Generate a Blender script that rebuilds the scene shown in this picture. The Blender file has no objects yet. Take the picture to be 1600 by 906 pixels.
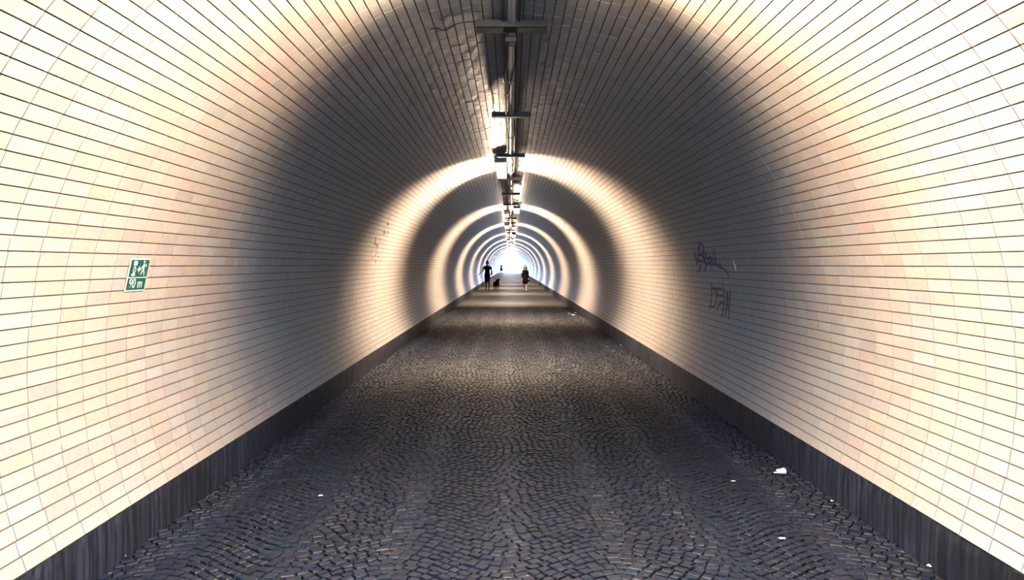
import bpy, bmesh, math, random
import numpy as np
from mathutils import Vector, Matrix
random.seed(7); rng = np.random.default_rng(7)
PI = math.pi
C = bpy.context.scene.collection
sc = bpy.context.scene

# ---------------------------------------------------------------- key numbers (metres)
AX, ZC, R = 0.05, 1.0, 2.15          # tunnel axis x, height of the arch centre, radius
CAMZ = 1.5
HP = 0.25                            # height of the plinth under the tiles
WF = 2.02                            # half width of the floor
Y0, Y1 = -1.7, 150.0                 # unseen near opening, set close behind the camera for sky fill; far portal
Y_TILE0, Y_TILE1 = 1.0, 36.0         # tiles as geometry
Y_STONE0, Y_STONE1 = 3.1, 27.0       # cobbles as geometry
LAMPS = [3.1 + 9.4*k for k in range(16)]
LAMP_W = 1350.0
WORLD_C, WORLD_S = (0.22, 0.52, 0.96), 21.0

# ---------------------------------------------------------------- camera, sky, exposure
cam = bpy.data.cameras.new('camera'); co = bpy.data.objects.new('camera', cam); C.objects.link(co)
cam.sensor_width = 36; cam.lens = 27.0; cam.clip_start = 0.05; cam.clip_end = 600
co.location = (0, 0, CAMZ); co.rotation_euler = (PI/2, 0, 0)
cam.shift_x = 2/1600; cam.shift_y = -40/1600
sc.camera = co
w = bpy.data.worlds.new('overcast_sky'); sc.world = w; w.use_nodes = True
bg = w.node_tree.nodes['Background']
bg.inputs[0].default_value = (*WORLD_C, 1); bg.inputs[1].default_value = WORLD_S
sc.view_settings.view_transform = 'Standard'; sc.view_settings.look = 'None'
sc.view_settings.exposure = 2.24; sc.view_settings.gamma = 1.0
try: sc.view_settings.use_curve_mapping = False
except Exception: pass

# ---------------------------------------------------------------- helpers
def tag(o, label=None, cat=None, group=None, kind=None):
    if label: o['label'] = label
    if cat: o['category'] = cat
    if group: o['group'] = group
    if kind: o['kind'] = kind
    return o
def link(name, me, parent=None, mats=()):
    for m in mats: me.materials.append(m)
    o = bpy.data.objects.new(name, me); C.objects.link(o)
    if parent: o.parent = parent
    return o
def empty(name, loc, label=None, cat=None, group=None, rz=0):
    o = bpy.data.objects.new(name, None); C.objects.link(o); o.location = loc
    o.rotation_euler = (0, 0, rz); o.empty_display_size = .1
    return tag(o, label, cat, group)
def mesh(name, v, f, smooth=False):
    me = bpy.data.meshes.new(name); me.from_pydata([tuple(map(float, p)) for p in v], [], f); me.update()
    if smooth: me.polygons.foreach_set('use_smooth', [True]*len(me.polygons))
    return me
def bm_obj(name, bm, mat, parent=None, smooth=False):
    me = bpy.data.meshes.new(name); bm.to_mesh(me); bm.free()
    if smooth: me.polygons.foreach_set('use_smooth', [True]*len(me.polygons))
    return link(name, me, parent, [mat])
def bm_box(bm, c, s, bev=0.0, rot=None):
    g = bmesh.ops.create_cube(bm, size=1)
    M = Matrix.Translation(c) @ (rot or Matrix()) @ Matrix.Diagonal((*s, 1))
    bmesh.ops.transform(bm, matrix=M, verts=g['verts'])
    if bev:
        es = {e for v in g['verts'] for e in v.link_edges}
        bmesh.ops.bevel(bm, geom=list(es), offset=bev, segments=1, affect='EDGES')
def bm_tube(bm, pts, r, n=8, caps=True):
    pts = [Vector(p) for p in pts]; rings = []
    rr = r if isinstance(r, (list, tuple)) else [r]*len(pts)
    up = Vector((0, 0, 1))
    for i, p in enumerate(pts):
        d = (pts[min(i+1, len(pts)-1)] - pts[max(i-1, 0)]).normalized()
        a = up if abs(d.dot(up)) < .95 else Vector((1, 0, 0))
        u = d.cross(a).normalized(); v = u.cross(d).normalized()
        rings.append([bm.verts.new(p + (u*math.cos(2*PI*k/n) + v*math.sin(2*PI*k/n))*rr[i]) for k in range(n)])
    for a, b in zip(rings, rings[1:]):
        for k in range(n): bm.faces.new((a[k], b[k], b[(k+1) % n], a[(k+1) % n]))
    if caps:
        bm.faces.new(rings[0]); bm.faces.new(rings[-1][::-1])
def bm_loft(bm, secs, n=20):
    """secs: (x, y, z, half width x, half depth y)"""
    rings = [[bm.verts.new((x + a*math.cos(2*PI*k/n), y + b*math.sin(2*PI*k/n), z)) for k in range(n)] for x, y, z, a, b in secs]
    for a, b in zip(rings, rings[1:]):
        for k in range(n): bm.faces.new((a[k], a[(k+1) % n], b[(k+1) % n], b[k]))
    bm.faces.new(rings[0][::-1]); bm.faces.new(rings[-1])
def catmull(P, n=6):
    P = [Vector(p) for p in P]; out = []
    Q = [P[0]*2 - P[1]] + P + [P[-1]*2 - P[-2]]
    for i in range(1, len(Q)-2):
        for k in range(n):
            t = k/n; a, b, c, d = Q[i-1:i+3]
            out.append(.5*((2*b) + (c-a)*t + (2*a-5*b+4*c-d)*t*t + (3*b-3*c+d-a)*t**3))
    return out + [P[-1]]
def arch(theta, y, r=R):
    return Vector((AX + r*math.cos(theta), y, ZC + r*math.sin(theta)))
def on_arch(px, py, lift=0.0):
    """where the sight line of a point measured in the photograph meets the arch"""
    d = Vector(((px-798)/1200, 1, -(py-413)/1200)); r = R - lift
    ox, oz = -AX, CAMZ-ZC
    a = d.x**2 + d.z**2; b = 2*(ox*d.x + oz*d.z); c = ox*ox + oz*oz - r*r
    t = (-b + math.sqrt(b*b - 4*a*c))/(2*a)
    return Vector((0, 0, CAMZ)) + d*t

# ---------------------------------------------------------------- materials
ALB = .42
def new_mat(name):
    m = bpy.data.materials.new(name); m.use_nodes = True
    return m, m.node_tree, m.node_tree.nodes['Principled BSDF']
def N(nt, t, **kw):
    n = nt.nodes.new(t)
    for k, v in kw.items():
        if k.startswith('_'): setattr(n, k[1:], v)
        else: n.inputs[k.replace('__', ' ')].default_value = v
    return n
def plain(name, col, rough=.5, metal=0.0, spec=.2, bump=0.0, bscale=60, var=.12):
    col = tuple(c*ALB for c in col)            # same photographic exposure for every surface
    m, nt, p = new_mat(name)
    g = N(nt, 'ShaderNodeNewGeometry')
    no = N(nt, 'ShaderNodeTexNoise', Scale=bscale*.3, Detail=3.0); nt.links.new(g.outputs['Position'], no.inputs['Vector'])
    mix = N(nt, 'ShaderNodeMix', _data_type='RGBA')
    mix.inputs['A'].default_value = (*[c*(1-var) for c in col], 1); mix.inputs['B'].default_value = (*[min(1, c*(1+var)) for c in col], 1)
    nt.links.new(no.outputs[0], mix.inputs['Factor']); nt.links.new(mix.outputs['Result'], p.inputs['Base Color'])
    p.inputs['Roughness'].default_value = rough; p.inputs['Metallic'].default_value = metal
    p.inputs['Specular IOR Level'].default_value = spec
    if bump:
        n2 = N(nt, 'ShaderNodeTexNoise', Scale=float(bscale), Detail=4.0); nt.links.new(g.outputs['Position'], n2.inputs['Vector'])
        b = N(nt, 'ShaderNodeBump', Strength=bump, Distance=.004); nt.links.new(n2.outputs[0], b.inputs['Height']); nt.links.new(b.outputs[0], p.inputs['Normal'])
    return m

def tone_mat(name, col, tints, rough, bump, bscale, spec=.5, patch=.35, vs=.5, grime=None):
    """surface colour x per-piece tone attribute x slow colour patches, with a little relief"""
    m, nt, p = new_mat(name); L = nt.links.new
    g = N(nt, 'ShaderNodeNewGeometry'); at = N(nt, 'ShaderNodeAttribute', _attribute_name='tone')
    oi = N(nt, 'ShaderNodeObjectInfo')
    n1 = N(nt, 'ShaderNodeTexNoise', Scale=vs, Detail=2.0); L(g.outputs['Position'], n1.inputs['Vector'])
    cr = N(nt, 'ShaderNodeValToRGB'); L(n1.outputs[0], cr.inputs[0])
    e = cr.color_ramp.elements; e[0].position = .36; e[0].color = (*tints[0], 1); e[1].position = .64; e[1].color = (*tints[2], 1)
    k = e.new(.5); k.color = (*tints[1], 1)
    mx = N(nt, 'ShaderNodeMix', _data_type='RGBA'); mx.inputs['Factor'].default_value = patch
    mx.inputs['A'].default_value = (*col, 1); L(cr.outputs[0], mx.inputs['B'])
    mu = N(nt, 'ShaderNodeMix', _data_type='RGBA', _blend_type='MULTIPLY'); mu.inputs['Factor'].default_value = 1
    L(mx.outputs['Result'], mu.inputs['A']); L(at.outputs['Color'], mu.inputs['B'])
    # per object brightness so the separately built pieces vary like the rest
    mr = N(nt, 'ShaderNodeMapRange'); mr.inputs['To Min'].default_value = .93; mr.inputs['To Max'].default_value = 1.0
    L(oi.outputs['Random'], mr.inputs['Value'])
    mu2 = N(nt, 'ShaderNodeMix', _data_type='RGBA', _blend_type='MULTIPLY'); mu2.inputs['Factor'].default_value = 1
    L(mu.outputs['Result'], mu2.inputs['A']); L(mr.outputs[0], mu2.inputs['B'])
    # fine speckle
    n3 = N(nt, 'ShaderNodeTexNoise', Scale=38.0, Detail=4.0); L(g.outputs['Position'], n3.inputs['Vector'])
    r3 = N(nt, 'ShaderNodeMapRange'); r3.inputs['From Min'].default_value = .3; r3.inputs['From Max'].default_value = .7
    r3.inputs['To Min'].default_value = .86; r3.inputs['To Max'].default_value = 1.08; L(n3.outputs[0], r3.inputs['Value'])
    mu3 = N(nt, 'ShaderNodeMix', _data_type='RGBA', _blend_type='MULTIPLY'); mu3.inputs['Factor'].default_value = 1
    L(mu2.outputs['Result'], mu3.inputs['A']); L(r3.outputs[0], mu3.inputs['B'])
    L(mu3.outputs['Result'], p.inputs['Base Color'])
    rn = N(nt, 'ShaderNodeMapRange'); rn.inputs['To Min'].default_value = rough*.75; rn.inputs['To Max'].default_value = rough*1.3
    L(n3.outputs[0], rn.inputs['Value']); L(rn.outputs[0], p.inputs['Roughness'])
    p.inputs['Specular IOR Level'].default_value = spec
    n2 = N(nt, 'ShaderNodeTexNoise', Scale=float(bscale), Detail=3.0); L(g.outputs['Position'], n2.inputs['Vector'])
    b = N(nt, 'ShaderNodeBump', Strength=bump, Distance=.003); L(n2.outputs[0], b.inputs['Height']); L(b.outputs[0], p.inputs['Normal'])
    return m

M_TILE = tone_mat('glazed_cream_tile', (.115, .107, .101), [(.125, .100, .094), (.120, .111, .095), (.102, .108, .110)], .34, .35, 14, spec=.14, patch=.45, vs=.9)
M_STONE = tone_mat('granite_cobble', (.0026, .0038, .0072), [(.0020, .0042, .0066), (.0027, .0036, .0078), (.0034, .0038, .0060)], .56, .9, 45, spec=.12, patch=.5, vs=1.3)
M_MORTAR = plain('dark_mortar', (.09, .072, .06), .9, bump=.5)
M_BED = plain('cobble_joint_sand', (.004, .0045, .006), .95, bump=.8, bscale=90)

def far_tile():
    m, nt, p = new_mat('far_tiles'); L = nt.links.new
    uv = N(nt, 'ShaderNodeUVMap', _uv_map='UVMap')
    b = N(nt, 'ShaderNodeTexBrick', _offset=0.0, _squash=1.0)
    b.inputs['Color1'].default_value = (.112, .104, .098, 1); b.inputs['Color2'].default_value = (.106, .098, .093, 1)
    b.inputs['Mortar'].default_value = (.02, .018, .016, 1); b.inputs['Scale'].default_value = 1
    b.inputs['Mortar Size'].default_value = .003; b.inputs['Brick Width'].default_value = .215; b.inputs['Row Height'].default_value = .0663
    L(uv.outputs[0], b.inputs['Vector']); L(b.outputs[0], p.inputs['Base Color'])
    p.inputs['Roughness'].default_value = .36; p.inputs['Specular IOR Level'].default_value = .14
    return m
def far_stone():
    m, nt, p = new_mat('far_cobbles'); L = nt.links.new
    g = N(nt, 'ShaderNodeNewGeometry')
    v = N(nt, 'ShaderNodeTexVoronoi', _feature='DISTANCE_TO_EDGE', Scale=14.0); L(g.outputs['Position'], v.inputs['Vector'])
    r = N(nt, 'ShaderNodeValToRGB'); L(v.outputs[0], r.inputs[0])
    e = r.color_ramp.elements; e[0].color = (.0015, .0015, .002, 1); e[1].color = (.0045, .0048, .006, 1); e[1].position = .12
    L(r.outputs[0], p.inputs['Base Color']); p.inputs['Roughness'].default_value = .56; p.inputs['Specular IOR Level'].default_value = .12
    bu = N(nt, 'ShaderNodeBump', Strength=.8, Distance=.01); L(r.outputs[0], bu.inputs['Height']); L(bu.outputs[0], p.inputs['Normal'])
    return m
def plinth_mat():
    m, nt, p = new_mat('stained_plinth'); L = nt.links.new
    g = N(nt, 'ShaderNodeNewGeometry')
    mp = N(nt, 'ShaderNodeMapping'); mp.inputs['Scale'].default_value = (1, 22, 1.2); L(g.outputs['Position'], mp.inputs['Vector'])
    n = N(nt, 'ShaderNodeTexNoise', Scale=1.6, Detail=5.0, Roughness=.65); L(mp.outputs[0], n.inputs['Vector'])
    r = N(nt, 'ShaderNodeValToRGB'); L(n.outputs[0], r.inputs[0])
    e = r.color_ramp.elements; e[0].position = .42; e[0].color = (.0008, .0015, .0028, 1); e[1].position = .74; e[1].color = (.010, .0125, .021, 1)
    n2 = N(nt, 'ShaderNodeTexNoise', Scale=1.1, Detail=3.0); L(g.outputs['Position'], n2.inputs['Vector'])
    r2 = N(nt, 'ShaderNodeMapRange'); r2.inputs['From Min'].default_value = .35; r2.inputs['From Max'].default_value = .65
    r2.inputs['To Min'].default_value = .35; r2.inputs['To Max'].default_value = 1.3; L(n2.outputs[0], r2.inputs['Value'])
    mu = N(nt, 'ShaderNodeMix', _data_type='RGBA', _blend_type='MULTIPLY'); mu.inputs['Factor'].default_value = 1
    L(r.outputs[0], mu.inputs['A']); L(r2.outputs[0], mu.inputs['B']); L(mu.outputs['Result'], p.inputs['Base Color'])
    p.inputs['Roughness'].default_value = .6; p.inputs['Specular IOR Level'].default_value = .15
    b = N(nt, 'ShaderNodeBump', Strength=.6, Distance=.006); L(n.outputs[0], b.inputs['Height']); L(b.outputs[0], p.inputs['Normal'])
    return m
M_FAR, M_FARSTONE, M_PLINTH = far_tile(), far_stone(), plinth_mat()
M_METAL = plain('grey_painted_steel', (.16, .15, .14), .5, .2)
M_DARKMETAL = plain('dark_painted_board', (.008, .011, .012), .55, bump=.3)
M_CABLE = plain('black_cable', (.012, .014, .02), .5)
M_PIPE = plain('pale_grey_conduit', (.28, .30, .34), .3, .2)
M_LENS, nt_, p_ = new_mat('lit_diffuser')
p_.inputs['Base Color'].default_value = (.9, .88, .85, 1); p_.inputs['Emission Color'].default_value = (1, .90, .80, 1)
p_.inputs['Emission Strength'].default_value = 2.5

# ---------------------------------------------------------------- arch shell, walls, ceiling, floor
NC = 125
TH0 = PI + math.asin((ZC-HP)/R); TH1 = -math.asin((ZC-HP)/R)
DTH = (TH0-TH1)/NC; PITCH = DTH*R
TP = .215                                       # tile pitch along the tunnel
K_L, K_R = 40, 85                               # courses 0-39 left wall, 40-84 ceiling, 85-124 right wall
def shell(name, k0, k1):
    v, f, uvs, mi = [], [], [], []
    def strip(ya, yb, r, m, uoff=0):
        for k in range(k0, k1):
            t0, t1 = TH0 - k*DTH, TH0 - (k+1)*DTH; b = len(v)
            v.extend([arch(t0, ya, r), arch(t1, ya, r), arch(t1, yb, r), arch(t0, yb, r)])
            f.append((b, b+3, b+2, b+1)); mi.append(m)
            uvs.extend([(ya, k*PITCH), (yb, k*PITCH), (yb, (k+1)*PITCH), (ya, (k+1)*PITCH)])
    strip(Y0, Y_TILE0, R, 1); strip(Y_TILE0, Y_TILE1-.10, R+.006, 0); strip(Y_TILE1-.10, Y1, R, 1)
    # outer skin closes the masonry off from the sky
    for k in range(k0, k1):
        t0, t1 = TH0 - k*DTH, TH0 - (k+1)*DTH; b = len(v)
        v.extend([arch(t0, Y0, R+.5), arch(t1, Y0, R+.5), arch(t1, Y1, R+.5), arch(t0, Y1, R+.5)])
        f.append((b, b+1, b+2, b+3)); mi.append(0); uvs.extend([(0, 0)]*4)
    me = mesh(name, v, f)
    ul = me.uv_layers.new(name='UVMap'); ul.data.foreach_set('uv', [c for p in uvs for c in p])
    o = link(name, me, None, [M_MORTAR, M_FAR]); me.polygons.foreach_set('material_index', mi)
    return tag(o, kind='structure')
wall_left = shell('wall_left', 0, K_L); ceiling = shell('ceiling', K_L, K_R); wall_right = shell('wall_right', K_R, NC)

# tiles: every course has its own slight shift; joints mostly stacked as in the photograph
drift = np.cumsum(rng.normal(0, .004, NC)); drift -= np.linspace(drift[0], drift[-1], NC)
cs = drift + rng.normal(0, .004, NC)
cs[44:82] += rng.uniform(-.05, .05, 38)
rows = []
for k in range(NC):
    th = TH0 - (k+.5)*DTH; n0 = int(Y_TILE0/TP)+1; n1 = int(Y_TILE1/TP)
    for j in range(n0, n1): rows.append((k, j, th, j*TP + cs[k]))
T = np.array(rows); th, yc = T[:, 2], T[:, 3]
X = AX + R*np.cos(th); Z = ZC + R*np.sin(th)
px = 798 + 1200*X/yc; py = 413 - 1200*(Z-CAMZ)/yc
infr = (px > 8) & (px < 1592) & (py > 6) & (py < 900)
# projected area of a tile ~ its facing cosine / distance^2
vx, vz = X, Z-CAMZ; dist = np.sqrt(vx**2 + yc**2 + vz**2)
area = (np.cos(th)*vx + np.sin(th)*vz)/dist/dist**2
surf = np.where(T[:, 0] < K_L, 0, np.where(T[:, 0] < K_R, 1, 2))
tone_tab = [(1, .97, .93), (1, 1, 1), (.95, .93, .92), (1, .93, .86), (.9, .9, .9), (.97, 1, .93), (1, .9, .88), (.86, .86, .88)]
def tile_geo(h=None, jit=None):
    """local frame: u along tunnel (y), v along course height, w towards the room"""
    a, b = TP/2 - .0015, PITCH/2 - .0026
    ta, tb = a - .0014, b - .0012
    t = [0, 0, 0, 0] if jit is None else jit
    return [(-a, -b, -.012), (a, -b, -.012), (a, b, -.012), (-a, b, -.012),
            (-ta, -tb, t[0]), (ta, -tb, t[1]), (ta, tb, t[2]), (-ta, tb, t[3])]
TF = [(4, 5, 6, 7), (0, 1, 5, 4), (1, 2, 6, 5), (2, 3, 7, 6), (3, 0, 4, 7)]
variants = []
for i, tn in enumerate(tone_tab):
    j = rng.normal(0, .0006, 4)
    v = [(x_, z_, y_) for x_, y_, z_ in tile_geo(jit=j)]     # local: x along, y towards room, z up the course
    me = mesh('tile', [(p[0], p[1], p[2]) for p in v], [f[::-1] for f in TF]); me.materials.append(M_TILE)
    ca = me.color_attributes.new('tone', 'FLOAT_COLOR', 'POINT')
    ca.data.foreach_set('color', [*tn, 1]*8); variants.append(me)
parents = [wall_left, ceiling, wall_right]
single = np.zeros(len(T), bool)
for s in range(3):
    idx = np.where((surf == s) & infr)[0]; idx = idx[np.argsort(-area[idx])][:300]; single[idx] = True
    for i in idx:
        t = th[i]; me = variants[int(rng.choice(8, p=[.22, .22, .12, .12, .1, .1, .08, .04]))]
        o = bpy.data.objects.new('tile', me); C.objects.link(o); o.parent = parents[s]
        n = Vector((-math.cos(t), 0, -math.sin(t))); al = Vector((0, 1, 0)); up = Vector((math.sin(t), 0, -math.cos(t)))
        Mt = Matrix((al, n, up)).transposed().to_4x4()
        Mt.translation = arch(t, yc[i]); o.matrix_local = Mt
def tile_field(s, name):
    idx = np.where((surf == s) & ~single)[0]; n = len(idx)
    base = np.array(tile_geo()); V = np.repeat(base[None], n, 0)
    V[:, 4:, 2] += rng.normal(0, .0006, (n, 4))
    t = th[idx][:, None]; y = yc[idx][:, None]
    u, v_, w_ = V[:, :, 0], V[:, :, 1], V[:, :, 2]
    P = np.empty((n, 8, 3))
    P[:, :, 0] = AX + (R-w_)*np.cos(t) + v_*np.sin(t)
    P[:, :, 1] = y + u
    P[:, :, 2] = ZC + (R-w_)*np.sin(t) - v_*np.cos(t)
    F = np.array(TF)[:, ::-1][None] + (np.arange(n)*8)[:, None, None]
    me = bpy.data.meshes.new(name)
    me.vertices.add(n*8); me.vertices.foreach_set('co', P.ravel())
    me.loops.add(n*20); me.loops.foreach_set('vertex_index', F.ravel().astype(np.int32))
    me.polygons.add(n*5); me.polygons.foreach_set('loop_start', np.arange(0, n*20, 4, dtype=np.int32))
    me.update(calc_edges=True); me.attributes.new('sharp_face', 'BOOLEAN', 'FACE').data.foreach_set('value', [True]*(n*5))
    tt = np.array(tone_tab)[rng.choice(8, n, p=[.22, .22, .12, .12, .1, .1, .08, .04])]
    col = np.ones((n, 8, 4)); col[:, :, :3] = tt[:, None]
    ca = me.color_attributes.new('tone', 'FLOAT_COLOR', 'POINT'); ca.data.foreach_set('color', col.ravel())
    return tag(link(name, me, parents[s], [M_TILE]), kind='stuff')
for s in range(3): tile_field(s, 'tiling')

# floor bed
def slab(name, x0, x1, y0, y1, z0, z1, mat, parent=None):
    bm = bmesh.new(); bm_box(bm, ((x0+x1)/2, (y0+y1)/2, (z0+z1)/2), (x1-x0, y1-y0, z1-z0)); return bm_obj(name, bm, mat, parent)
fv = [(AX-WF-.02, Y0, 0), (AX+WF+.02, Y0, 0), (AX+WF+.02, Y_STONE0, 0), (AX-WF-.02, Y_STONE0, 0)]
bm = bmesh.new()
bm_box(bm, (AX, (Y0+Y1)/2, -.16), (2*WF+.5, Y1-Y0, .30))
floor = bm_obj('floor', bm, M_BED); tag(floor, kind='structure')
for a, b in ((Y0, Y_STONE0), (Y_STONE1, Y1)):
    slab('paved_strip', AX-WF, AX+WF, a, b, -.01, .0, M_FARSTONE, floor)

# cobbles in segmental arcs
LARC, AMP, RP = 1.12, .155, .066
st = []
for r_ in range(int((Y_STONE0-.3)/RP), int((Y_STONE1+.1)/RP)):
    s = AX-WF + rng.uniform(-.03, .02)
    while s < AX+WF:
        ph = 2*PI*(s+.02)/LARC
        sl = AMP*2*PI/LARC*math.sin(ph)
        cosl = 1/math.sqrt(1+sl*sl)
        L_ = rng.uniform(.055, .078); dx = L_*cosl; xc = s + dx/2
        ph = 2*PI*(xc+.02)/LARC; sl = AMP*2*PI/LARC*math.sin(ph)
        y_ = r_*RP - AMP*math.cos(ph) + AMP
        if xc+dx/2 < AX+WF+.01 and Y_STONE0 < y_ < Y_STONE1:
            st.append((xc, y_ + rng.normal(0, .003), math.atan(sl), L_, RP/math.sqrt(1+sl*sl)))
        s += dx
S = np.array(st); n = len(S)
spx = 798+1200*S[:, 0]/S[:, 1]; spy = 413+1200*CAMZ/S[:, 1]
sin_ = (spx > 5) & (spx < 1595) & (spy < 903)
def stones(idx):
    m = len(idx); a = (S[idx, 3]-.012)/2; b = (np.minimum(S[idx, 4], .07)-.012)/2
    sx = np.array([-1, 1, 1, -1]); sy = np.array([-1, -1, 1, 1])
    V = np.empty((m, 12, 3))
    for lv, (k_, h) in enumerate(((1.0, -.014), (.97, .002), (.88, .006))):
        q = slice(lv*4, lv*4+4)
        jx = rng.normal(0, .0022, (m, 4)); jy = rng.normal(0, .0022, (m, 4))
        V[:, q, 0] = sx*a[:, None]*k_ + jx; V[:, q, 1] = sy*b[:, None]*k_ + jy
        V[:, q, 2] = h + (rng.normal(0, .0008, (m, 4)) if lv else 0)
    V[:, :, 2] += rng.normal(0, .0018, m)[:, None]
    return V
SF = [(8, 9, 10, 11)] + [(l*4+i, l*4+(i+1) % 4, (l+1)*4+(i+1) % 4, (l+1)*4+i) for l in (0, 1) for i in range(4)]
near = np.where(sin_)[0]; near = near[np.argsort(S[near, 1])][:300]
rest = np.setdiff1d(np.arange(n), near)
stone_tones = np.array([(1, 1, 1), (.8, .82, .85), (1.2, 1.15, 1.1), (.9, 1.05, 1.1), (1.35, 1.3, 1.2), (.7, .7, .75), (1.1, 1.05, 1.15)])
sp_ = [.28, .2, .15, .12, .05, .1, .1]
vv = stones(near); 
for q, i in enumerate(near):
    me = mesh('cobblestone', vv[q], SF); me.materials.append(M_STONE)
    tn = stone_tones[rng.choice(7, p=sp_)]
    me.color_attributes.new('tone', 'FLOAT_COLOR', 'POINT').data.foreach_set('color', [*tn, 1]*12)
    o = link('cobblestone', me, floor); o.location = (S[i, 0], S[i, 1], 0); o.rotation_euler = (0, 0, S[i, 2])
V = stones(rest); m = len(rest)
c_, s_ = np.cos(S[rest, 2])[:, None], np.sin(S[rest, 2])[:, None]
P = np.empty_like(V); P[:, :, 0] = V[:, :, 0]*c_ - V[:, :, 1]*s_ + S[rest, 0][:, None]
P[:, :, 1] = V[:, :, 0]*s_ + V[:, :, 1]*c_ + S[rest, 1][:, None]; P[:, :, 2] = V[:, :, 2]
F = np.array(SF)[None] + (np.arange(m)*12)[:, None, None]
me = bpy.data.meshes.new('cobbles'); me.vertices.add(m*12); me.vertices.foreach_set('co', P.ravel())
me.loops.add(m*36); me.loops.foreach_set('vertex_index', F.ravel().astype(np.int32))
me.polygons.add(m*9); me.polygons.foreach_set('loop_start', np.arange(0, m*36, 4, dtype=np.int32)); me.update(calc_edges=True); me.attributes.new('sharp_face', 'BOOLEAN', 'FACE').data.foreach_set('value', [True]*(m*9))
col = np.ones((m, 12, 4)); col[:, :, :3] = stone_tones[rng.choice(7, m, p=sp_)][:, None]
me.color_attributes.new('tone', 'FLOAT_COLOR', 'POINT').data.foreach_set('color', col.ravel())
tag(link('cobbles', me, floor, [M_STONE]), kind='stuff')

# plinths (skirting) with an uneven, chipped face
def plinth(name, sgn):
    ny = 700; ys = np.concatenate([np.linspace(Y0, 1, 8), np.linspace(1.05, 30, ny), np.linspace(31, Y1, 60)])
    prof = [(.0, -.02), (.0, .10), (.002, .20), (.006, HP-.008), (.016, HP), (.30, HP+.002)]
    v, f = [], []
    for i, y in enumerate(ys):
        for j, (o_, z_) in enumerate(prof):
            jit = rng.normal(0, .0022) if 0 < j < 4 else 0
            v.append((AX + sgn*(WF + o_ - .002 + jit), y, z_ + (rng.normal(0, .0015) if 2 < j < 5 else 0)))
    k = len(prof)
    for i in range(len(ys)-1):
        for j in range(k-1):
            q = (i*k+j, i*k+j+1, (i+1)*k+j+1, (i+1)*k+j); f.append(q if sgn < 0 else q[::-1])
    return tag(link(name, mesh(name, v, f), None, [M_PLINTH]), kind='structure')
plinth('baseboard_left', -1); plinth('baseboard_right', 1)

# ground outside the far portal and the added near opening
M_OUT = plain('pale_outside_paving', (.5, .46, .46), .8, bump=.3, bscale=8)
for ya, yb in ((Y1, Y1+120), (Y0-60, Y0)):
    g_ = slab('floor', -60, 60, ya, yb, -.3, -.012, M_OUT); tag(g_, kind='structure')

# ---------------------------------------------------------------- lamps
UPSIGN, LEAK = 1, .07
def profile_light(name, loc, parent):
    l = bpy.data.lights.new(name, 'POINT'); l.energy = LAMP_W/3; l.shadow_soft_size = .06; l.color = (1.0, .755, .53)
    l.use_nodes = True; nt = l.node_tree; L = nt.links.new
    em = next(n for n in nt.nodes if n.type == 'EMISSION')
    g = nt.nodes.new('ShaderNodeNewGeometry'); sx = nt.nodes.new('ShaderNodeSeparateXYZ'); L(g.outputs['Incoming'], sx.inputs[0])
    a = nt.nodes.new('ShaderNodeMath'); a.operation = 'ABSOLUTE'; L(sx.outputs['Y'], a.inputs[0])
    r = nt.nodes.new('ShaderNodeMapRange'); r.interpolation_type = 'SMOOTHERSTEP'
    r.inputs['From Min'].default_value = .38; r.inputs['From Max'].default_value = .82
    r.inputs['To Min'].default_value = 1.0; r.inputs['To Max'].default_value = .0
    L(a.outputs[0], r.inputs['Value'])
    # a little of the light leaves the trough upwards at every angle and grazes the crown
    u = nt.nodes.new('ShaderNodeMapRange'); u.interpolation_type = 'SMOOTHSTEP'; L(sx.outputs['Z'], u.inputs['Value'])
    u.inputs['From Min'].default_value = -.14 if UPSIGN > 0 else .14; u.inputs['From Max'].default_value = .04 if UPSIGN > 0 else -.04
    u.inputs['To Min'].default_value = 0; u.inputs['To Max'].default_value = LEAK
    m_ = nt.nodes.new('ShaderNodeMath'); m_.operation = 'MAXIMUM'; L(r.outputs[0], m_.inputs[0]); L(u.outputs[0], m_.inputs[1])
    L(m_.outputs[0], em.inputs['Strength'])
    o = bpy.data.objects.new(name, l); C.objects.link(o); o.parent = parent; o.location = loc
    return o
LAMP_Z = CAMZ + 1.545
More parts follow.
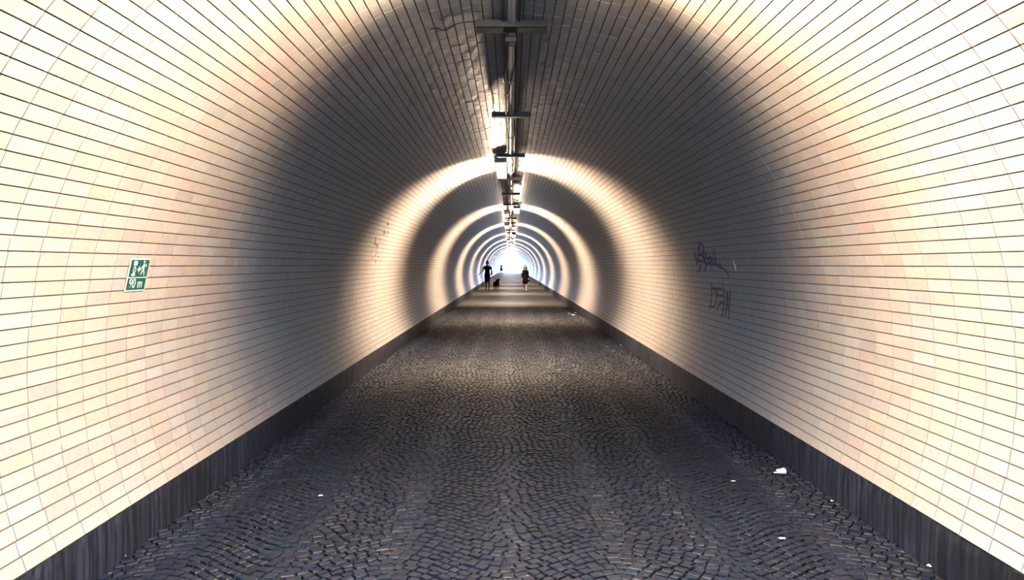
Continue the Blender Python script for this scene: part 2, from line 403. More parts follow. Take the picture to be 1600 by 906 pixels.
def make_lamp(y, side, label):
    x = -.155 if side < 0 else .17
    t = empty('tunnel_lamp', (x, y, LAMP_Z), label, 'lamp', 'linear lamps along the tunnel crown')
    HL = 1.08
    bm = bmesh.new(); bm_box(bm, (0, 0, .050), (.15, 2*HL, .036), .008)
    bm_box(bm, (0, 0, .070), (.08, 2*HL-.3, .018), .004); bm_obj('housing', bm, M_METAL, t)
    bm = bmesh.new(); n = 12; rings = []          # rounded diffuser trough
    for yy in (-HL+.03, -HL+.05, HL-.05, HL-.03):
        q = .92 if abs(yy) > HL-.04 else 1
        rings.append([bm.verts.new((.083*q*math.cos(PI*k/n), yy, .032 - .062*q*math.sin(PI*k/n)**.8)) for k in range(n+1)])
    for a, b in zip(rings, rings[1:]):
        for k in range(n): bm.faces.new((a[k], a[k+1], b[k+1], b[k]))
        bm.faces.new((a[n], a[0], b[0], b[n]))
    bm.faces.new(rings[0][::-1]); bm.faces.new(rings[-1])
    bmesh.ops.recalc_face_normals(bm, faces=bm.faces)
    bm_obj('diffuser', bm, M_LENS, t, True)
    for s in (-1, 1):
        bm = bmesh.new(); bm_box(bm, (0, s*(HL-.01), .020), (.178, .035, .108), .012); bm_obj('end_cap', bm, M_METAL, t)
    for yy in (-.55, .55):
        bm = bmesh.new(); bm_tube(bm, [(.089*math.cos(PI*k/10), yy, .034 - .067*math.sin(PI*k/10)**.8) for k in range(11)], .004, 5)
        bm_obj('guard_wire', bm, M_METAL, t)
    for yy in (-.7, 0, .7): profile_light('tube_light', (0, yy, -.06), t)
    return t
ordn = ['nearest', 'second nearest', 'third nearest', 'fourth nearest', 'fifth nearest', 'sixth nearest', 'seventh nearest', 'eighth nearest']
kk = 0
for i, y in enumerate(LAMPS):
    side = -1 if i % 2 else 1
    if y < 8: lab = 'long tube lamp under the tunnel crown just above the camera, lighting the near walls'
    elif kk < len(ordn):
        lab = '%s glowing tube lamp in view, hung %s of the ceiling conduit' % (ordn[kk].capitalize(), 'left' if side < 0 else 'right'); kk += 1
        lab = lab[0].lower() + lab[1:]
    else: lab = 'tiny glowing tube lamp far along the tunnel crown, merging with the far glow'
    make_lamp(y, side, lab)

# ---------------------------------------------------------------- conduit, cross boards and cables on the crown
CZ = CAMZ + 1.605
bm = bmesh.new(); bm_tube(bm, [(.005, y, CZ + .004*math.sin(y*1.3)) for y in np.linspace(Y0, 140, 220)], .032, 12)
cd = empty('ceiling_conduit', (0, 0, 0), 'pale grey conduit pipe running along the middle of the ceiling', 'pipe')
bm_obj('pipe', bm, M_PIPE, cd, True)
for y in np.arange(6.6, 60, 3.0):
    bm = bmesh.new(); bm_tube(bm, [(.005, y-.03, CZ), (.005, y+.03, CZ)], .038, 12); bm_obj('pipe_coupling', bm, M_METAL, cd, True)
bm = bmesh.new(); bm_tube(bm, [(-.045 + .006*math.sin(y*2.1), y, CZ-.012 + .008*math.sin(y*1.7)) for y in np.linspace(Y0, 90, 330)], .009, 6)
tag(bm_obj('electric_cable', bm, M_CABLE, None, True), 'black cable running close along the left side of the ceiling conduit', 'cable')
bm = bmesh.new(); bm_tube(bm, [(.052 + .005*math.sin(y*1.6+1), y, CZ-.004 + .006*math.sin(y*2.3)) for y in np.linspace(Y0, 90, 330)], .008, 6)
tag(bm_obj('electric_cable', bm, M_CABLE, None, True), 'black cable running close along the right side of the ceiling conduit', 'cable')
ORD = ['', '', '', '', '', '', 'seventh', 'eighth', 'ninth', 'tenth', 'eleventh', 'twelfth']
yb = [5.1 + 3.03*i for i in range(22)]
bt = ['widest and nearest dark cross board under the ceiling, with cables looping below it',
      'dark cross board just before the nearest lamp in view', 'dark cross board crossing over the middle of the nearest lamp in view',
      'thin dark cross board just beyond the nearest lamp in view', 'fifth dark cross board along the ceiling, between two lamps',
      'dark cross board at the start of the second lamp in view']
for i, y in enumerate(yb):
    wdt = .47 if i == 0 else (.41 if min(abs(y-q) for q in LAMPS) > 1.25 else .52)
    lab = bt[i] if i < len(bt) else ('%s dark cross board along the ceiling, counted from the camera' % ORD[i] if i < len(ORD) else 'tiny dark cross board far along the ceiling conduit')
    t = empty('cable_bracket', (.005, y, CZ), lab, 'bracket', 'cross boards carrying the ceiling conduit')
    zz = -.066 if min(abs(y-q) for q in LAMPS) < 1.25 else 0     # passes under a lamp where it meets one
    bm = bmesh.new(); dp = .13 if i == 0 else .10
    bm_box(bm, (0, 0, -.038+zz), (wdt, dp, .022), .003)
    # lips turned up at both long edges
    bm_box(bm, (0, -dp/2+.006, (-.024 if not zz else -.045+zz)), (wdt, .01, (.05 if not zz else .02)), .002); bm_obj('board', bm, M_DARKMETAL, t)
    for s in (-1, 1):
        bm = bmesh.new(); bm_tube(bm, [(s*(wdt/2-(.03 if not zz else .0)), 0, -.03+zz), (s*(wdt/2-(.03 if not zz else .0)), 0, .02)], .007, 6); bm_obj('anchor_bolt', bm, M_METAL, t)
jb = empty('junction_box', (.0, 5.32, CZ-.06), 'small dark junction box under the nearest ceiling cross board', 'box')
bm = bmesh.new(); bm_box(bm, (0, 0, 0), (.085, .11, .045), .006); bm_obj('box_body', bm, M_DARKMETAL, jb)
for s in (-1, 1):
    bm = bmesh.new(); bm_tube(bm, [(s*.028, .05, 0), (s*.028, .085, 0)], .011, 8); bm_obj('cable_gland', bm, M_CABLE, jb)
def cable(pts, r, label):
    bm = bmesh.new(); bm_tube(bm, catmull(pts, 8), r, 7); return tag(bm_obj('hanging_cable', bm, M_CABLE, None, True), label, 'cable', 'cables looping below the ceiling')
z0 = CZ-.06
cable([(-.045, 5.15, z0+.01), (-.047, 5.6, z0-.02), (-.05, 6.2, z0-.03), (-.05, 7.0, z0-.01), (-.048, 8.0, z0+.02)], .007,
      'black cable hanging straight back from the left of the nearest cross board')
cable([(-.028, 5.40, z0), (-.03, 5.65, z0-.05), (-.055, 5.95, z0-.085), (-.06, 6.2, z0-.06), (-.052, 6.5, z0-.0)], .007,
      'black cable looping left out of the ceiling junction box')
cable([(.028, 5.40, z0), (.03, 5.7, z0-.05), (.0, 6.1, z0-.1), (-.03, 6.5, z0-.11), (-.047, 6.9, z0-.03)], .006,
      'black cable sagging from the right side of the ceiling junction box to the left')
pw = [on_arch(*p, lift=.008) for p in ((752, 34), (735, 34), (722, 35), (708, 40), (700, 46), (690, 47), (684, 44), (672, 45))]
cable(pw, .004, 'thin loose wire running left from the nearest cross board along the ceiling tiles')
cable([on_arch(*p, lift=.008) for p in ((752, 18), (735, 18), (718, 20), (700, 24), (688, 32))], .003,
      'short thin wire lying higher on the ceiling tiles left of the conduit')

# ---------------------------------------------------------------- the escape sign on the left wall
M_GREEN = plain('sign_green', (.006, .052, .046), .35, var=.05); M_WHITE = plain('sign_white', (.42, .40, .34), .45, var=.04)
ths = math.pi - math.asin((CAMZ-.055-ZC)/R)
sg_c = arch(ths, 4.215, R-.004)
sg = empty('escape_sign', sg_c, 'small green and white escape sign reading 90 m on the left wall', 'sign')
nrm = Vector((-math.cos(ths), 0, -math.sin(ths))); upv = Vector((math.sin(ths), 0, -math.cos(ths))); upv = upv if upv.z > 0 else -upv
Ms = Matrix((Vector((0, 1, 0)), upv, nrm)).transposed().to_4x4(); Ms.translation = sg_c; sg.matrix_world = Ms
SW, SH = .205, .168
def flat(name, polys, mat, z, th=.0012, parent=None):
    bm = bmesh.new()
    for p in polys:
        n = len(p); lo = [bm.verts.new((x_, y_, z)) for x_, y_ in p]; hi = [bm.verts.new((x_, y_, z+th)) for x_, y_ in p]
        bm.faces.new(hi); bm.faces.new(lo[::-1])
        for k in range(n): bm.faces.new((lo[k], lo[(k+1) % n], hi[(k+1) % n], hi[k]))
    bmesh.ops.recalc_face_normals(bm, faces=bm.faces)
    return bm_obj(name, bm, mat, parent or sg)
def rect(x0, y0, x1, y1): return [(x0, y0), (x1, y0), (x1, y1), (x0, y1)]
def bar(x0, y0, x1, y1, w_):
    d = Vector((x1-x0, y1-y0)).normalized(); p = Vector((-d.y, d.x))*w_/2
    return [(x0+p.x, y0+p.y), (x0-p.x, y0-p.y), (x1-p.x, y1-p.y), (x1+p.x, y1+p.y)]
def disc(x, y, rx, ry, n=14): return [(x+rx*math.cos(2*PI*k/n), y+ry*math.sin(2*PI*k/n)) for k in range(n)]
flat('backing_plate', [rect(-SW/2-.009, -SH/2-.008, SW/2+.009, SH/2+.008)], M_WHITE, 0, .004)
flat('upper_panel', [rect(-SW/2, -.012, SW/2, SH/2)], M_GREEN, .004)
flat('lower_panel', [rect(-SW/2, -SH/2, SW/2, -.018)], M_GREEN, .004)
zt = .0052
M_PICT = plain('sign_print', (.26, .34, .30), .5, var=.05)
ring = []
for k in range(14):
    a0, a1 = 2*PI*k/14, 2*PI*(k+1)/14
    ring.append([(-.053+.016*math.cos(a0), .028+.02*math.sin(a0)), (-.053+.016*math.cos(a1), .028+.02*math.sin(a1)),
                 (-.053+.008*math.cos(a1), .028+.012*math.sin(a1)), (-.053+.008*math.cos(a0), .028+.012*math.sin(a0))])
flat('pictogram', [rect(-.072, .052, -.034, .078)] + ring + [rect(-.078, -.006, -.038, .008)], M_PICT, zt, .0006)
flat('arrow', [[(-.022, .03), (.002, .05), (.002, .01)], bar(.002, .03, .02, .03, .012)], M_PICT, zt, .0006)
flat('running_figure', [disc(.043, .073, .009, .008), bar(.044, .062, .046, .028, .017), bar(.048, .06, .074, .044, .007), bar(.074, .044, .07, .062, .006),
     bar(.042, .055, .02, .034, .008), bar(.044, .03, .024, .0, .009), bar(.048, .03, .058, .012, .010), bar(.058, .014, .066, -.006, .008)], M_PICT, zt, .0006)
fc = bpy.data.curves.new('lettering', 'FONT'); fc.body = '90 m'; fc.size = .074; fc.align_x = 'CENTER'; fc.align_y = 'CENTER'; fc.extrude = .0004; fc.offset = .0008
fo = bpy.data.objects.new('lettering_src', fc); C.objects.link(fo)
dg = bpy.context.evaluated_depsgraph_get(); tm = bpy.data.meshes.new_from_object(fo.evaluated_get(dg)); bpy.data.objects.remove(fo)
tm.materials.clear(); to = link('lettering', tm, sg, [M_PICT]); to.location = (-.008, -.051, zt+.0004); to['label'] = 'white lettering 90 m'

# ---------------------------------------------------------------- graffiti: thin paint strokes on the tiles
def strokes(name, lines, wd, mat, parent, label):
    bm = bmesh.new()
    for ln in lines:
        w_ = wd
        if isinstance(ln, tuple): w_, ln = ln
        P_ = catmull([on_arch(x_, y_, .0022) for x_, y_ in ln], 4)
        prev = None
        for i, p in enumerate(P_):
            d = (P_[min(i+1, len(P_)-1)] - P_[max(i-1, 0)]).normalized()
            nr = Vector((AX-p.x, 0, ZC-p.z)).normalized(); s_ = d.cross(nr).normalized()*w_/2
            c = [bm.verts.new(p+s_), bm.verts.new(p-s_), bm.verts.new(p-s_-nr*.003), bm.verts.new(p+s_-nr*.003)]
            if prev:
                for k in range(4): bm.faces.new((prev[k], prev[(k+1) % 4], c[(k+1) % 4], c[k]))
            prev = c
    bmesh.ops.recalc_face_normals(bm, faces=bm.faces)
    o = bm_obj(name, bm, mat, parent); o['label'] = label; return o
M_BLUE = plain('blue_spray_paint', (.010, .018, .10), .6); M_TEALP = plain('dark_teal_spray_paint', (.008, .03, .05), .6)
M_BLACKP = plain('black_marker_paint', (.03, .022, .018), .7); M_WHP = plain('white_paint', (.8, .9, .8), .6)
strokes('graffiti_tag', [
    [(1086, 393), (1085.5, 400), (1087, 407), (1090, 414)], [(1093, 379), (1091, 390), (1090, 402), (1089, 412)],
    [(1093, 380), (1098, 384), (1099.5, 390), (1097, 396), (1091, 398)], [(1091, 398), (1099, 401), (1102, 406), (1097, 409), (1090, 408)],
    [(1095, 413), (1093, 420), (1091, 426)], [(1099, 395), (1100, 405), (1103, 416), (1101, 424)], [(1104, 393), (1102, 400), (1106, 408), (1103, 414)],
    [(1106, 404), (1110, 401), (1111, 408), (1107, 411)], [(1111, 412), (1112, 422)], [(1113, 402), (1113, 410), (1118, 413), (1118, 402)],
    [(1115, 391), (1116, 404), (1119, 414)], [(1119, 414), (1124, 416), (1126, 411)], (.02, [(1088, 404), (1100, 410), (1114, 413), (1125, 414)]),
    (.02, [(1122, 417), (1130, 420), (1136, 426), (1139, 433)]), (.012, [(1090, 386), (1095, 392), (1104, 396)]), (.012, [(1091, 392), (1097, 402), (1110, 405)]),
    ], .024, M_BLUE, wall_right, 'upper tangled blue graffiti scrawl')
strokes('graffiti_tag', [
    [(1109, 442), (1111.5, 448), (1111, 460), (1111, 476)], [(1108, 478), (1112, 479), (1117, 478)], [(1108, 484), (1109, 477)],
    [(1112, 450), (1120, 451), (1128, 451)], [(1119, 452), (1119, 465), (1118, 478)], [(1120, 460), (1124, 462), (1130, 462)],
    [(1124, 472), (1129, 474), (1130, 484), (1127, 494)], [(1130, 450), (1131, 462), (1131, 474), (1128, 486)], [(1135, 455), (1135, 470), (1134, 484), (1133, 496)],
    [(1140, 455), (1140, 470), (1139, 485), (1139, 499)], [(1135, 466), (1140, 468)], [(1120, 486), (1122, 478), (1126, 474)], (.012, [(1128, 443), (1130, 450)]),
    (.012, [(1112, 460), (1119, 456)]), (.022, [(1136, 456), (1137, 470), (1137, 486)])], .026, M_TEALP, wall_right, 'lower dark teal graffiti scrawl of upright strokes')
strokes('paint_mark', [[(1145, 408), (1147, 413), (1149, 418), (1149, 423)]], .03, M_WHP, wall_right, 'short whitish paint mark')
strokes('graffiti_tag', [
    [(588, 370), (586.5, 376), (586, 381), (589, 383)], [(589, 382), (590.5, 385), (588, 388), (587.5, 391)], [(590, 392), (588, 397), (586, 400)],
    (.02, [(587, 405), (587, 410)]), [(599, 366), (600.5, 361), (602, 366)], [(605.5, 361), (606, 365), (605, 368)], [(594, 372), (593, 376)], [(605, 348), (607, 352)],
    [(591, 400), (591.5, 402)]], .018, M_BLACKP, wall_left, 'broken line of thin black graffiti marks')

# ---------------------------------------------------------------- litter on the cobbles
M_PAPER = plain('white_paper', (.5, .5, .5), .7)
def litter(px_, py_, w_, d_, h_, label, name='paper_scrap', mat=None, rz=0., seed=0):
    y_ = 1200*CAMZ/(py_-413); x_ = (px_-798)/1200*y_
    rr = random.Random(seed); bm = bmesh.new(); n1, n2 = 6, 4; g = []
    for i in range(n1+1):
        for j in range(n2+1):
            u, v = i/n1-.5, j/n2-.5
            k = 1 - .35*abs(u)*rr.random()
            g.append(bm.verts.new((u*w_, v*d_*k, h_*(.35+.65*rr.random())*(1-1.6*max(abs(u), abs(v))**2) + .001)))
    for i in range(n1):
        for j in range(n2):
            a = i*(n2+1)+j; bm.faces.new((g[a], g[a+n2+1], g[a+n2+2], g[a+1]))
    bot = bmesh.ops.extrude_face_region(bm, geom=bm.faces[:])
    for v in [e for e in bot['geom'] if isinstance(e, bmesh.types.BMVert)]: v.co.z += .0008
    o = bm_obj(name, bm, mat or M_PAPER); o.location = (x_, y_, .0085); o.rotation_euler = (0, 0, rz)
    return tag(o, label, 'litter', 'litter on the cobbles')
def crumpled_cup(px_, py_):
    y_ = 1200*CAMZ/(py_-413); x_ = (px_-798)/1200*y_
    t = empty('paper_cup', (x_, y_, .031), 'crushed white paper cup lying on the cobbles near the right skirting', 'cup', None, .15)
    bm = bmesh.new(); n = 14; rings = []
    for q, (xx, r_) in enumerate(((-.028, .019), (-.012, .021), (.004, .0225), (.018, .024), (.026, .025))):
        rings.append([bm.verts.new((xx, r_*math.cos(2*PI*k/n)*1.15, r_*math.sin(2*PI*k/n)*(.82 + .12*math.sin(k*1.7+q)))) for k in range(n)])
    for a, b in zip(rings, rings[1:]):
        for k in range(n): bm.faces.new((a[k], a[(k+1) % n], b[(k+1) % n], b[k]))
    bm.faces.new(rings[0][::-1]); bm_obj('cup_body', bm, M_PAPER, t, True)
    bm = bmesh.new(); bm_tube(bm, [(.026, .028*math.cos(2*PI*k/16), .021*math.sin(2*PI*k/16)) for k in range(17)], .0025, 6); bm_obj('rim', bm, M_PAPER, t, True)
    bm = bmesh.new(); bm_box(bm, (-.038, .004, -.008), (.024, .022, .006), .002, Matrix.Rotation(.4, 4, 'Z')); bm_obj('torn_flap', bm, M_PAPER, t)
crumpled_cup(1220, 743)
litter(1146, 754, .03, .02, .006, 'tiny pale scrap left of the crushed paper cup', seed=1)
litter(501, 777, .028, .02, .008, 'tiny bright white scrap on the cobbles left of the middle', seed=2)
litter(338, 762, .014, .012, .005, 'white speck of litter beside the left skirting', seed=3)
litter(1300, 785, .018, .014, .006, 'tiny pale scrap near the right skirting, nearer than the cup', seed=4)
litter(1222, 844, .035, .025, .005, 'dull crumpled scrap on the near cobbles at right', seed=5)
litter(1454, 888, .035, .03, .012, 'pale folded scrap against the foot of the right skirting', seed=6, rz=.6)
litter(188, 873, .05, .025, .012, 'pale torn scrap at the foot of the left skirting', seed=7, rz=.7)
for i, (a, b, s_, l_) in enumerate(((889.5, 490.5, .05, 'leftmost of the white scraps by the right skirting far ahead'), (895.5, 493.5, .10, 'largest of the white scraps by the right skirting far ahead'),
                                (899.5, 489.5, .05, 'white scrap just right of the largest one far ahead'), (905.5, 490, .06, 'rightmost of the white scraps by the right skirting far ahead'))):
    litter(a, b, s_, s_*.9, s_*.5, l_, seed=10+i)
litter(970, 541, .04, .03, .02, 'small white scrap alone near the right skirting, halfway ahead', seed=20)

# ---------------------------------------------------------------- people and the dog
def skin(name, verts, edges, radii, mat, parent, roots=(0,), sub=2):
    me = bpy.data.meshes.new(name); me.from_pydata([tuple(v) for v in verts], edges, []); me.update()
    o = link(name, me, parent, [mat])
    md = o.modifiers.new('skin', 'SKIN'); md.use_smooth_shade = True
    lay = me.skin_vertices[0].data if me.skin_vertices else None
    if lay is None:
        bm = bmesh.new(); bm.from_mesh(me); bm.verts.layers.skin.verify(); bm.to_mesh(me); bm.free(); lay = me.skin_vertices[0].data
    for i, r in enumerate(radii):
        rr = r if isinstance(r, tuple) else (r, r); lay[i].radius = rr; lay[i].use_root = (i in roots)
    ss = o.modifiers.new('smooth', 'SUBSURF'); ss.levels = sub; ss.render_levels = sub
    return o
def ball(bm, c, r, seg=14):
    g = bmesh.ops.create_uvsphere(bm, u_segments=seg, v_segments=seg//2+2, radius=1)
    bmesh.ops.transform(bm, matrix=Matrix.Translation(c) @ Matrix.Diagonal((*r, 1)), verts=g['verts'])
def hand_chains(V, E, Rr, wrist, d, side_v, s):
    """palm + five unequal curled fingers continuing the wrist along direction d"""
    d = d.normalized(); sv = (side_v - d*side_v.dot(d)).normalized(); cv = d.cross(sv)
    w0 = len(V)-1                       # wrist vertex is the last one added
    V.append(wrist + d*.045*s); E.append((w0, len(V)-1)); Rr.append((.030*s, .016*s)); palm = len(V)-1
    V.append(wrist + d*.085*s); E.append((palm, len(V)-1)); Rr.append((.034*s, .014*s))
    for k, ln in enumerate((.068, .078, .072, .056)):
        b = wrist + d*.075*s + sv*(.030-.020*k)*s
        ids = []
        for q, (t_, cu) in enumerate(((0, 0), (.5, .12), (1., .42))):
            V.append(b + d*ln*t_*s*(1-.3*cu) + cv*ln*cu*s); Rr.append((.0085-.001*q)*s); ids.append(len(V)-1)
        E.extend([(ids[0], ids[1]), (ids[1], ids[2])]); ROOTS.append(ids[0])
    b = wrist + d*.03*s + sv*.022*s
    ids = []
    for t_ in (0, .55, 1.0):
        V.append(b + (d*.6 + sv*.8)*.06*t_*s + cv*.02*t_*s); Rr.append((.011-.002*t_)*s); ids.append(len(V)-1)
    E.extend([(ids[0], ids[1]), (ids[1], ids[2])]); ROOTS.append(ids[0])
def person(loc, H, pose, label, M, rz=0, hair='short', coat='dress', group=None):
    """pose: dict of joint positions in metres for a 1.7 m figure facing -y"""
    global ROOTS
    s = H/1.7; t = empty('person', loc, label, 'person', group, rz)
    J = {k: Vector(v)*s for k, v in pose.items() if k not in ('hem', 'sleeve')}
    V = [J['pelvis'], J['waist'], J['chest'], J['neck'], J['neck2']]; E = [(0, 1), (1, 2), (2, 3), (3, 4)]
    Rr = [(.15*s, .105*s), (.125*s, .09*s), (.155*s, .105*s), (.06*s, .06*s), (.05*s, .052*s)]; ROOTS = [0]
    for sd in ('l', 'r'):
        b = len(V); V.extend([J['hip_'+sd], J['knee_'+sd], J['calf_'+sd], J['ankle_'+sd], J['toe_'+sd]])
        Rr.extend([.085*s, .056*s, .054*s, .036*s, (.040*s, .026*s)]); E.extend([(0, b), (b, b+1), (b+1, b+2), (b+2, b+3), (b+3, b+4)])
        b = len(V); V.extend([J['shoulder_'+sd], J['elbow_'+sd], J['wrist_'+sd]]); Rr.extend([.056*s, .040*s, .027*s])
        E.extend([(2, b), (b, b+1), (b+1, b+2)])
        d = J['wrist_'+sd] - J['elbow_'+sd]
        hand_chains(V, E, Rr, J['wrist_'+sd], d, Vector((0, -1, 0)), s)
    body = skin('body', V, E, Rr, M['skin'], t, ROOTS)
    hc = J['head']; bm = bmesh.new()
    ball(bm, hc, (.076*s, .094*s, .112*s), 18)
    for v in bm.verts:                                    # jaw narrows below the eyes
        q = (hc.z - v.co.z)/(.112*s)
        if q > 0: v.co.x = hc.x + (v.co.x-hc.x)*(1-.28*q); v.co.y -= .012*s*q
    ball(bm, hc + Vector((0, -.096, -.018))*s, (.013*s, .020*s, .024*s), 8)
    for k in (-1, 1): ball(bm, hc + Vector((k*.077, .005, -.01))*s, (.010*s, .018*s, .030*s), 8)
    bm_obj('head', bm, M['skin'], t, True)
    for k in (-1, 1):
        bm = bmesh.new(); ball(bm, hc + Vector((k*.030, -.083, .008))*s, (.013*s, .009*s, .008*s), 8); bm_obj('eye', bm, M['eye'], t, True)
    bm = bmesh.new(); ball(bm, hc + Vector((0, -.088, -.052))*s, (.024*s, .008*s, .007*s), 8); bm_obj('mouth', bm, M['lip'], t, True)
    bm = bmesh.new()
    if hair == 'up':
        ball(bm, hc + Vector((0, .016, .022))*s, (.084*s, .096*s, .110*s), 16); ball(bm, hc + Vector((0, .03, .125))*s, (.045*s, .045*s, .042*s), 12)
    elif hair == 'loose':
        ball(bm, hc + Vector((0, .022, .016))*s, (.096*s, .100*s, .122*s), 16)
        for k in range(14):
            a = PI*(.05 + .9*k/13); p = hc + Vector((math.cos(a)*.088, .03+.06*math.sin(a), .02))*s
            bm_tube(bm, [p, p + Vector((math.cos(a)*.02, .015, -.09))*s, p + Vector((math.cos(a)*.035*(1+.3*(k % 2)), .01, -.19-.03*(k % 3)))*s], [.026*s, .022*s, .008*s], 6)
    else:
        ball(bm, hc + Vector((0, .014, .020))*s, (.081*s, .094*s, .108*s), 16)
    bmesh.ops.recalc_face_normals(bm, faces=bm.faces)
    bm_obj('hair', bm, M['hair'], t, True)
    bm = bmesh.new(); p, c_, nk = J['pelvis'], J['chest'], J['neck']
    hem = pose['hem'][0]*s
    hx = pose['hem'][1]
    secs = [(p.x, p.y, hem, .155*hx*s, .15*hx*s), (p.x, p.y, hem+.14*s, .165*hx*s, .15*hx*s), (p.x, p.y, p.z-.06*s, .178*s*pose['hem'][2], .14*s), (p.x, p.y, p.z+.06*s, .165*s*pose['hem'][2], .128*s),
            (p.x, p.y, J['waist'].z, .128*s*pose['hem'][3], .108*s), (c_.x, c_.y, c_.z-.05*s, .160*s, .122*s), (c_.x, c_.y, c_.z+.04*s, .190*s, .118*s),
            (nk.x, nk.y, nk.z-.045*s, .165*s, .095*s), (nk.x, nk.y, nk.z-.012*s, .075*s, .070*s)]
    bm_loft(bm, secs, 28)
    for k, v in enumerate(bm.verts):                      # soft folds towards the hem
        q = max(0, (p.z - v.co.z)/(p.z-hem))
        a = math.atan2(v.co.y-p.y, v.co.x-p.x); f_ = 1 + .045*q*math.sin(a*7); v.co.x = p.x + (v.co.x-p.x)*f_; v.co.y = p.y + (v.co.y-p.y)*f_
    bm_obj(coat, bm, M['cloth'], t, True)
    for sd in ('l', 'r'):
        sh, el, wr = J['shoulder_'+sd], J['elbow_'+sd], J['wrist_'+sd]
        bm = bmesh.new()
        if pose['sleeve'] == 'short':
            bm_tube(bm, [sh.lerp(nk, .40), sh.lerp(nk, .12), sh.lerp(el, .12), sh.lerp(el, .35), sh.lerp(el, .6)], [.025*s, .050*s, .062*s, .058*s, .054*s], 14)
        else:
            bm_tube(bm, [sh.lerp(nk, .40), sh.lerp(nk, .12), sh.lerp(el, .15), sh.lerp(el, .5), el, el.lerp(wr, .5), wr], [.025*s, .050*s, .062*s, .056*s, .050*s, .043*s, .037*s], 14)
        bm_obj('sleeve', bm, M['cloth'], t, True)
        a, to_ = J['ankle_'+sd], J['toe_'+sd]; d = (to_-a); d.z = 0; d.normalize()
        bm = bmesh.new(); ang = math.atan2(d.y, d.x)
        hl = a - d*.045*s; ctr = (hl + (a + d*.20*s))/2
        n_ = 16; lv = []
        for zz, k_ in ((0, .93), (.012*s, 1.0), (.035*s, .98), (.062*s, .72)):
            rg = []
            for q in range(n_):
                ph = 2*PI*q/n_; lx, ly = math.cos(ph)*.128*s*k_, math.sin(ph)*.046*s*k_
                if zz > .03*s and lx > .02*s: zq = zz*.62
                else: zq = zz
                rg.append(bm.verts.new((ctr.x + lx*d.x - ly*d.y, ctr.y + lx*d.y + ly*d.x, zq + a.z - .085*s)))
            lv.append(rg)
        for A, B in zip(lv, lv[1:]):
            for q in range(n_): bm.faces.new((A[q], A[(q+1) % n_], B[(q+1) % n_], B[q]))
        bm.faces.new(lv[0][::-1]); bm.faces.new(lv[-1]); bm_obj('shoe', bm, M['shoe'], t, True)
    return t, J
M_SKIN = plain('skin', (.05, .03, .03), .55); M_PALE = plain('pale_skin', (.40, .31, .28), .55)
M_HAIRD = plain('dark_hair', (.006, .005, .006), .6); M_HAIRG = plain('greying_hair', (.03, .022, .025), .8)
M_NAVY = plain('navy_cloth', (.004, .0045, .014), .95, spec=.03); M_BLK = plain('black_cloth', (.004, .003, .006), .95, spec=.03)
M_EYE = plain('eye_dark', (.02, .015, .012), .2); M_LIP = plain('lips', (.22, .07, .06), .5); M_SHOE = plain('dark_shoe', (.012, .012, .014), .5)
FLZ = .008
def ground(px_, py_): y_ = 1200*CAMZ/(py_-413); return Vector(((px_-798)/1200*y_, y_, FLZ))
poseA = dict(pelvis=(0, 0, .93), waist=(0, 0, 1.10), chest=(0, 0, 1.30), neck=(0, 0, 1.45), neck2=(0, -.005, 1.51), head=(0, -.01, 1.60),
             hip_l=(-.09, 0, .88), knee_l=(-.075, -.03, .49), calf_l=(-.075, .02, .36), ankle_l=(-.07, .12, .11), toe_l=(-.07, .0, .045),
             hip_r=(.09, 0, .88), knee_r=(.10, -.08, .49), calf_r=(.10, -.08, .36), ankle_r=(.10, -.12, .085), toe_r=(.11, -.28, .03),
             shoulder_l=(-.18, 0, 1.385), elbow_l=(-.27, -.02, 1.14), wrist_l=(-.45, -.10, .96),
             shoulder_r=(.18, 0, 1.385), elbow_r=(.255, .06, 1.12), wrist_r=(.215, -.08, .93), hem=(.50, 1.0, 1.0, 1.0), sleeve='short')
MA = dict(skin=M_SKIN, hair=M_HAIRD, cloth=M_NAVY, eye=M_EYE, lip=M_LIP, shoe=M_SHOE)
gA = ground(761.5, 453.6)
pA, JA = person(gA, 1.66, poseA, 'person in a dark knee-length dress with one arm stretched out, walking a black dog', MA, hair='up')
# shoulder bag of the left person
bg_ = empty('shoulder_bag', gA + Vector((.25, .06, .98)), 'dark bag hanging from the shoulder of the person with the dog', 'bag')
bm = bmesh.new(); bm_box(bm, (0, 0, 0), (.09, .20, .20), .02); bm_obj('bag_body', bm, M_BLK, bg_, True)
bm = bmesh.new(); bm_tube(bm, catmull([(.02, -.07, .09), (-.02, -.06, .28), (-.085, 0, .415), (-.03, .06, .28), (.02, .07, .09)], 6), .010, 6); bm_obj('strap', bm, M_BLK, bg_, True)
poseB = dict(pelvis=(0, 0, .93), waist=(0, 0, 1.09), chest=(0, 0, 1.29), neck=(0, -.01, 1.43), neck2=(0, -.02, 1.49), head=(.01, -.03, 1.585),
             hip_l=(-.08, 0, .88), knee_l=(-.06, .02, .49), calf_l=(-.055, .06, .36), ankle_l=(-.05, .14, .11), toe_l=(-.05, .03, .045),
             hip_r=(.08, 0, .88), knee_r=(.075, -.07, .49), calf_r=(.075, -.08, .36), ankle_r=(.07, -.11, .085), toe_r=(.075, -.27, .03),
             shoulder_l=(-.155, 0, 1.37), elbow_l=(-.20, .04, 1.11), wrist_l=(-.175, -.02, .87),
             shoulder_r=(.155, 0, 1.37), elbow_r=(.20, .02, 1.11), wrist_r=(.22, -.06, .88), hem=(.50, 1.1, 1.05, 1.15), sleeve='long')
MB_ = dict(MA, skin=M_PALE, hair=M_HAIRG, cloth=M_BLK)
gB = ground(820.5, 455.3)
pB, JB = person(gB, 1.43, poseB, 'short person in a long dark coat with bare pale legs near the right side', MB_, hair='loose', coat='coat')
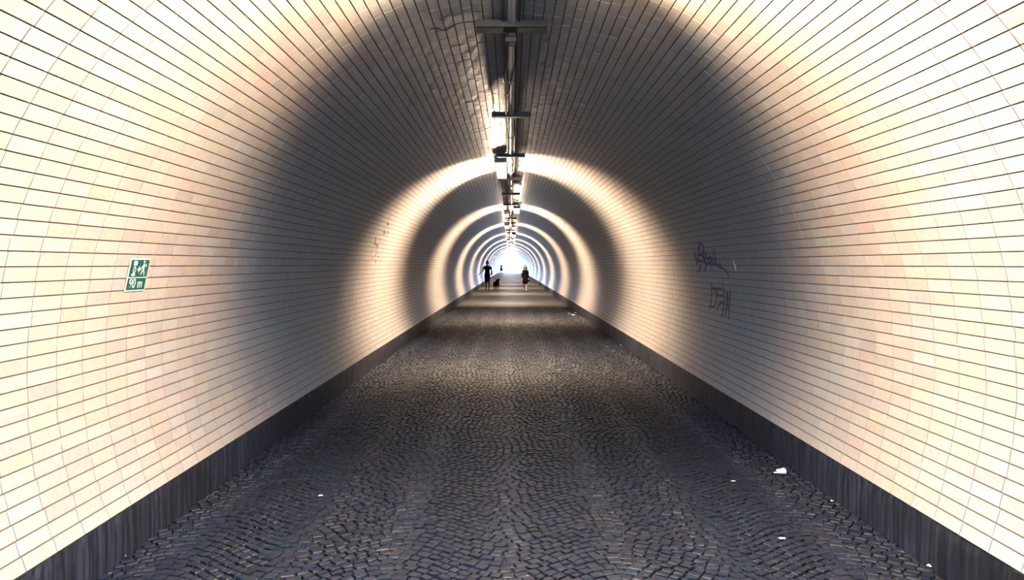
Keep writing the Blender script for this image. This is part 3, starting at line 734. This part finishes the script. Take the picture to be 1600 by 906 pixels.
hb = empty('handbag', gB + Vector((.215, -.06, .58)), 'small dark handbag held by the short person in the long coat', 'bag')
bm = bmesh.new(); bm_box(bm, (0, 0, 0), (.16, .08, .10), .015); bm_obj('bag_body', bm, M_BLK, hb, True)
bm = bmesh.new(); bm_tube(bm, catmull([(-.05, 0, .045), (-.035, 0, .085), (0, 0, .105), (.035, 0, .085), (.05, 0, .045)], 5), .007, 6); bm_obj('handle', bm, M_BLK, hb, True)
poseC = dict(poseA); poseC.update(elbow_l=(-.23, .03, 1.13), wrist_l=(-.21, -.05, .90), hem=(.55, 1.25, 1.15, 1.25), sleeve='long')
gC = ground(783.5, 429.3)
MC = dict(MA, cloth=plain('dark_grey_jacket', (.008, .007, .008), .95, spec=.03), skin=plain('dark_trousers_and_skin', (.015, .012, .012), .9, spec=.05))
person(gC, 1.68, poseC, 'tiny distant person in dark clothes walking near the far end of the tunnel', MC, coat='coat')

# dog: black, seen from the front, head turned to its right-hand side of the picture
gD = ground(775.5, 453.2)
dog = empty('dog', gD, 'black dog on a lead standing beside the person in the dark dress', 'dog', None, .22)
M_FUR = plain('black_fur', (.004, .0045, .0045), .9, spec=.03, bump=.5, bscale=120)
V = [Vector(p) for p in ((0, .30, .44), (0, .12, .42), (0, -.12, .42), (0, -.24, .47), (.02, -.34, .56), (.03, -.37, .585))]
E = [(0, 1), (1, 2), (2, 3), (3, 4), (4, 5)]; Rr = [(.095, .10), (.095, .09), (.115, .14), (.10, .12), (.07, .075), (.065, .07)]
for sx in (-1, 1):
    b = len(V); V += [Vector(p) for p in ((sx*.075, .30, .36), (sx*.085, .22, .27), (sx*.085, .37, .17), (sx*.085, .35, .05), (sx*.085, .30, .02))]
    Rr += [.07, .05, .026, .024, .028]; E += [(0, b), (b, b+1), (b+1, b+2), (b+2, b+3), (b+3, b+4)]
    b = len(V); V += [Vector(p) for p in ((sx*.085, -.20, .36), (sx*.085, -.17, .24), (sx*.085, -.19, .13), (sx*.085, -.19, .04), (sx*.085, -.235, .02))]
    Rr += [.055, .036, .026, .024, .028]; E += [(2, b), (b, b+1), (b+1, b+2), (b+2, b+3), (b+3, b+4)]
b = len(V); V += [Vector(p) for p in ((0, .40, .45), (.02, .50, .38), (.03, .56, .30))]; Rr += [.03, .022, .012]; E += [(0, b), (b, b+1), (b+1, b+2)]
skin('body', V, E, Rr, M_FUR, dog, (1,))
bm = bmesh.new(); ball(bm, (.035, -.41, .60), (.062, .085, .065), 14); ball(bm, (.055, -.51, .575), (.032, .065, .032), 12); bm_obj('head', bm, M_FUR, dog, True)
for sx in (-1, 1):
    bm = bmesh.new(); bm_tube(bm, [(.035+sx*.045, -.38, .65), (.035+sx*.07, -.385, .625), (.035+sx*.078, -.40, .575)], [.018, .026, .010], 8); bm_obj('ear', bm, M_FUR, dog, True)
bm = bmesh.new(); ball(bm, (.06, -.575, .582), (.014, .012, .011), 8); bm_obj('nose', bm, M_EYE, dog, True)
bm = bmesh.new(); n_ = 16; bm_tube(bm, [(.015+.088*math.cos(2*PI*k/n_), -.305-.02*math.sin(2*PI*k/n_), .535+.088*math.sin(2*PI*k/n_)) for k in range(n_+1)], .010, 6); bm_obj('collar', bm, plain('collar_red', (.10, .015, .02), .6), dog, True)
hw = gA + JA['wrist_r'] + Vector((0, -.02, -.09)); cw = gD + Vector((.08, -.30, .62))
bm = bmesh.new(); bm_tube(bm, catmull([hw, hw.lerp(cw, .33) + Vector((0, 0, -.05)), hw.lerp(cw, .7) + Vector((0, 0, -.05)), cw], 6), .006, 6)
tag(bm_obj('dog_lead', bm, M_CABLE, None, True), 'thin lead from the hand of the person down to the black dog', 'lead')
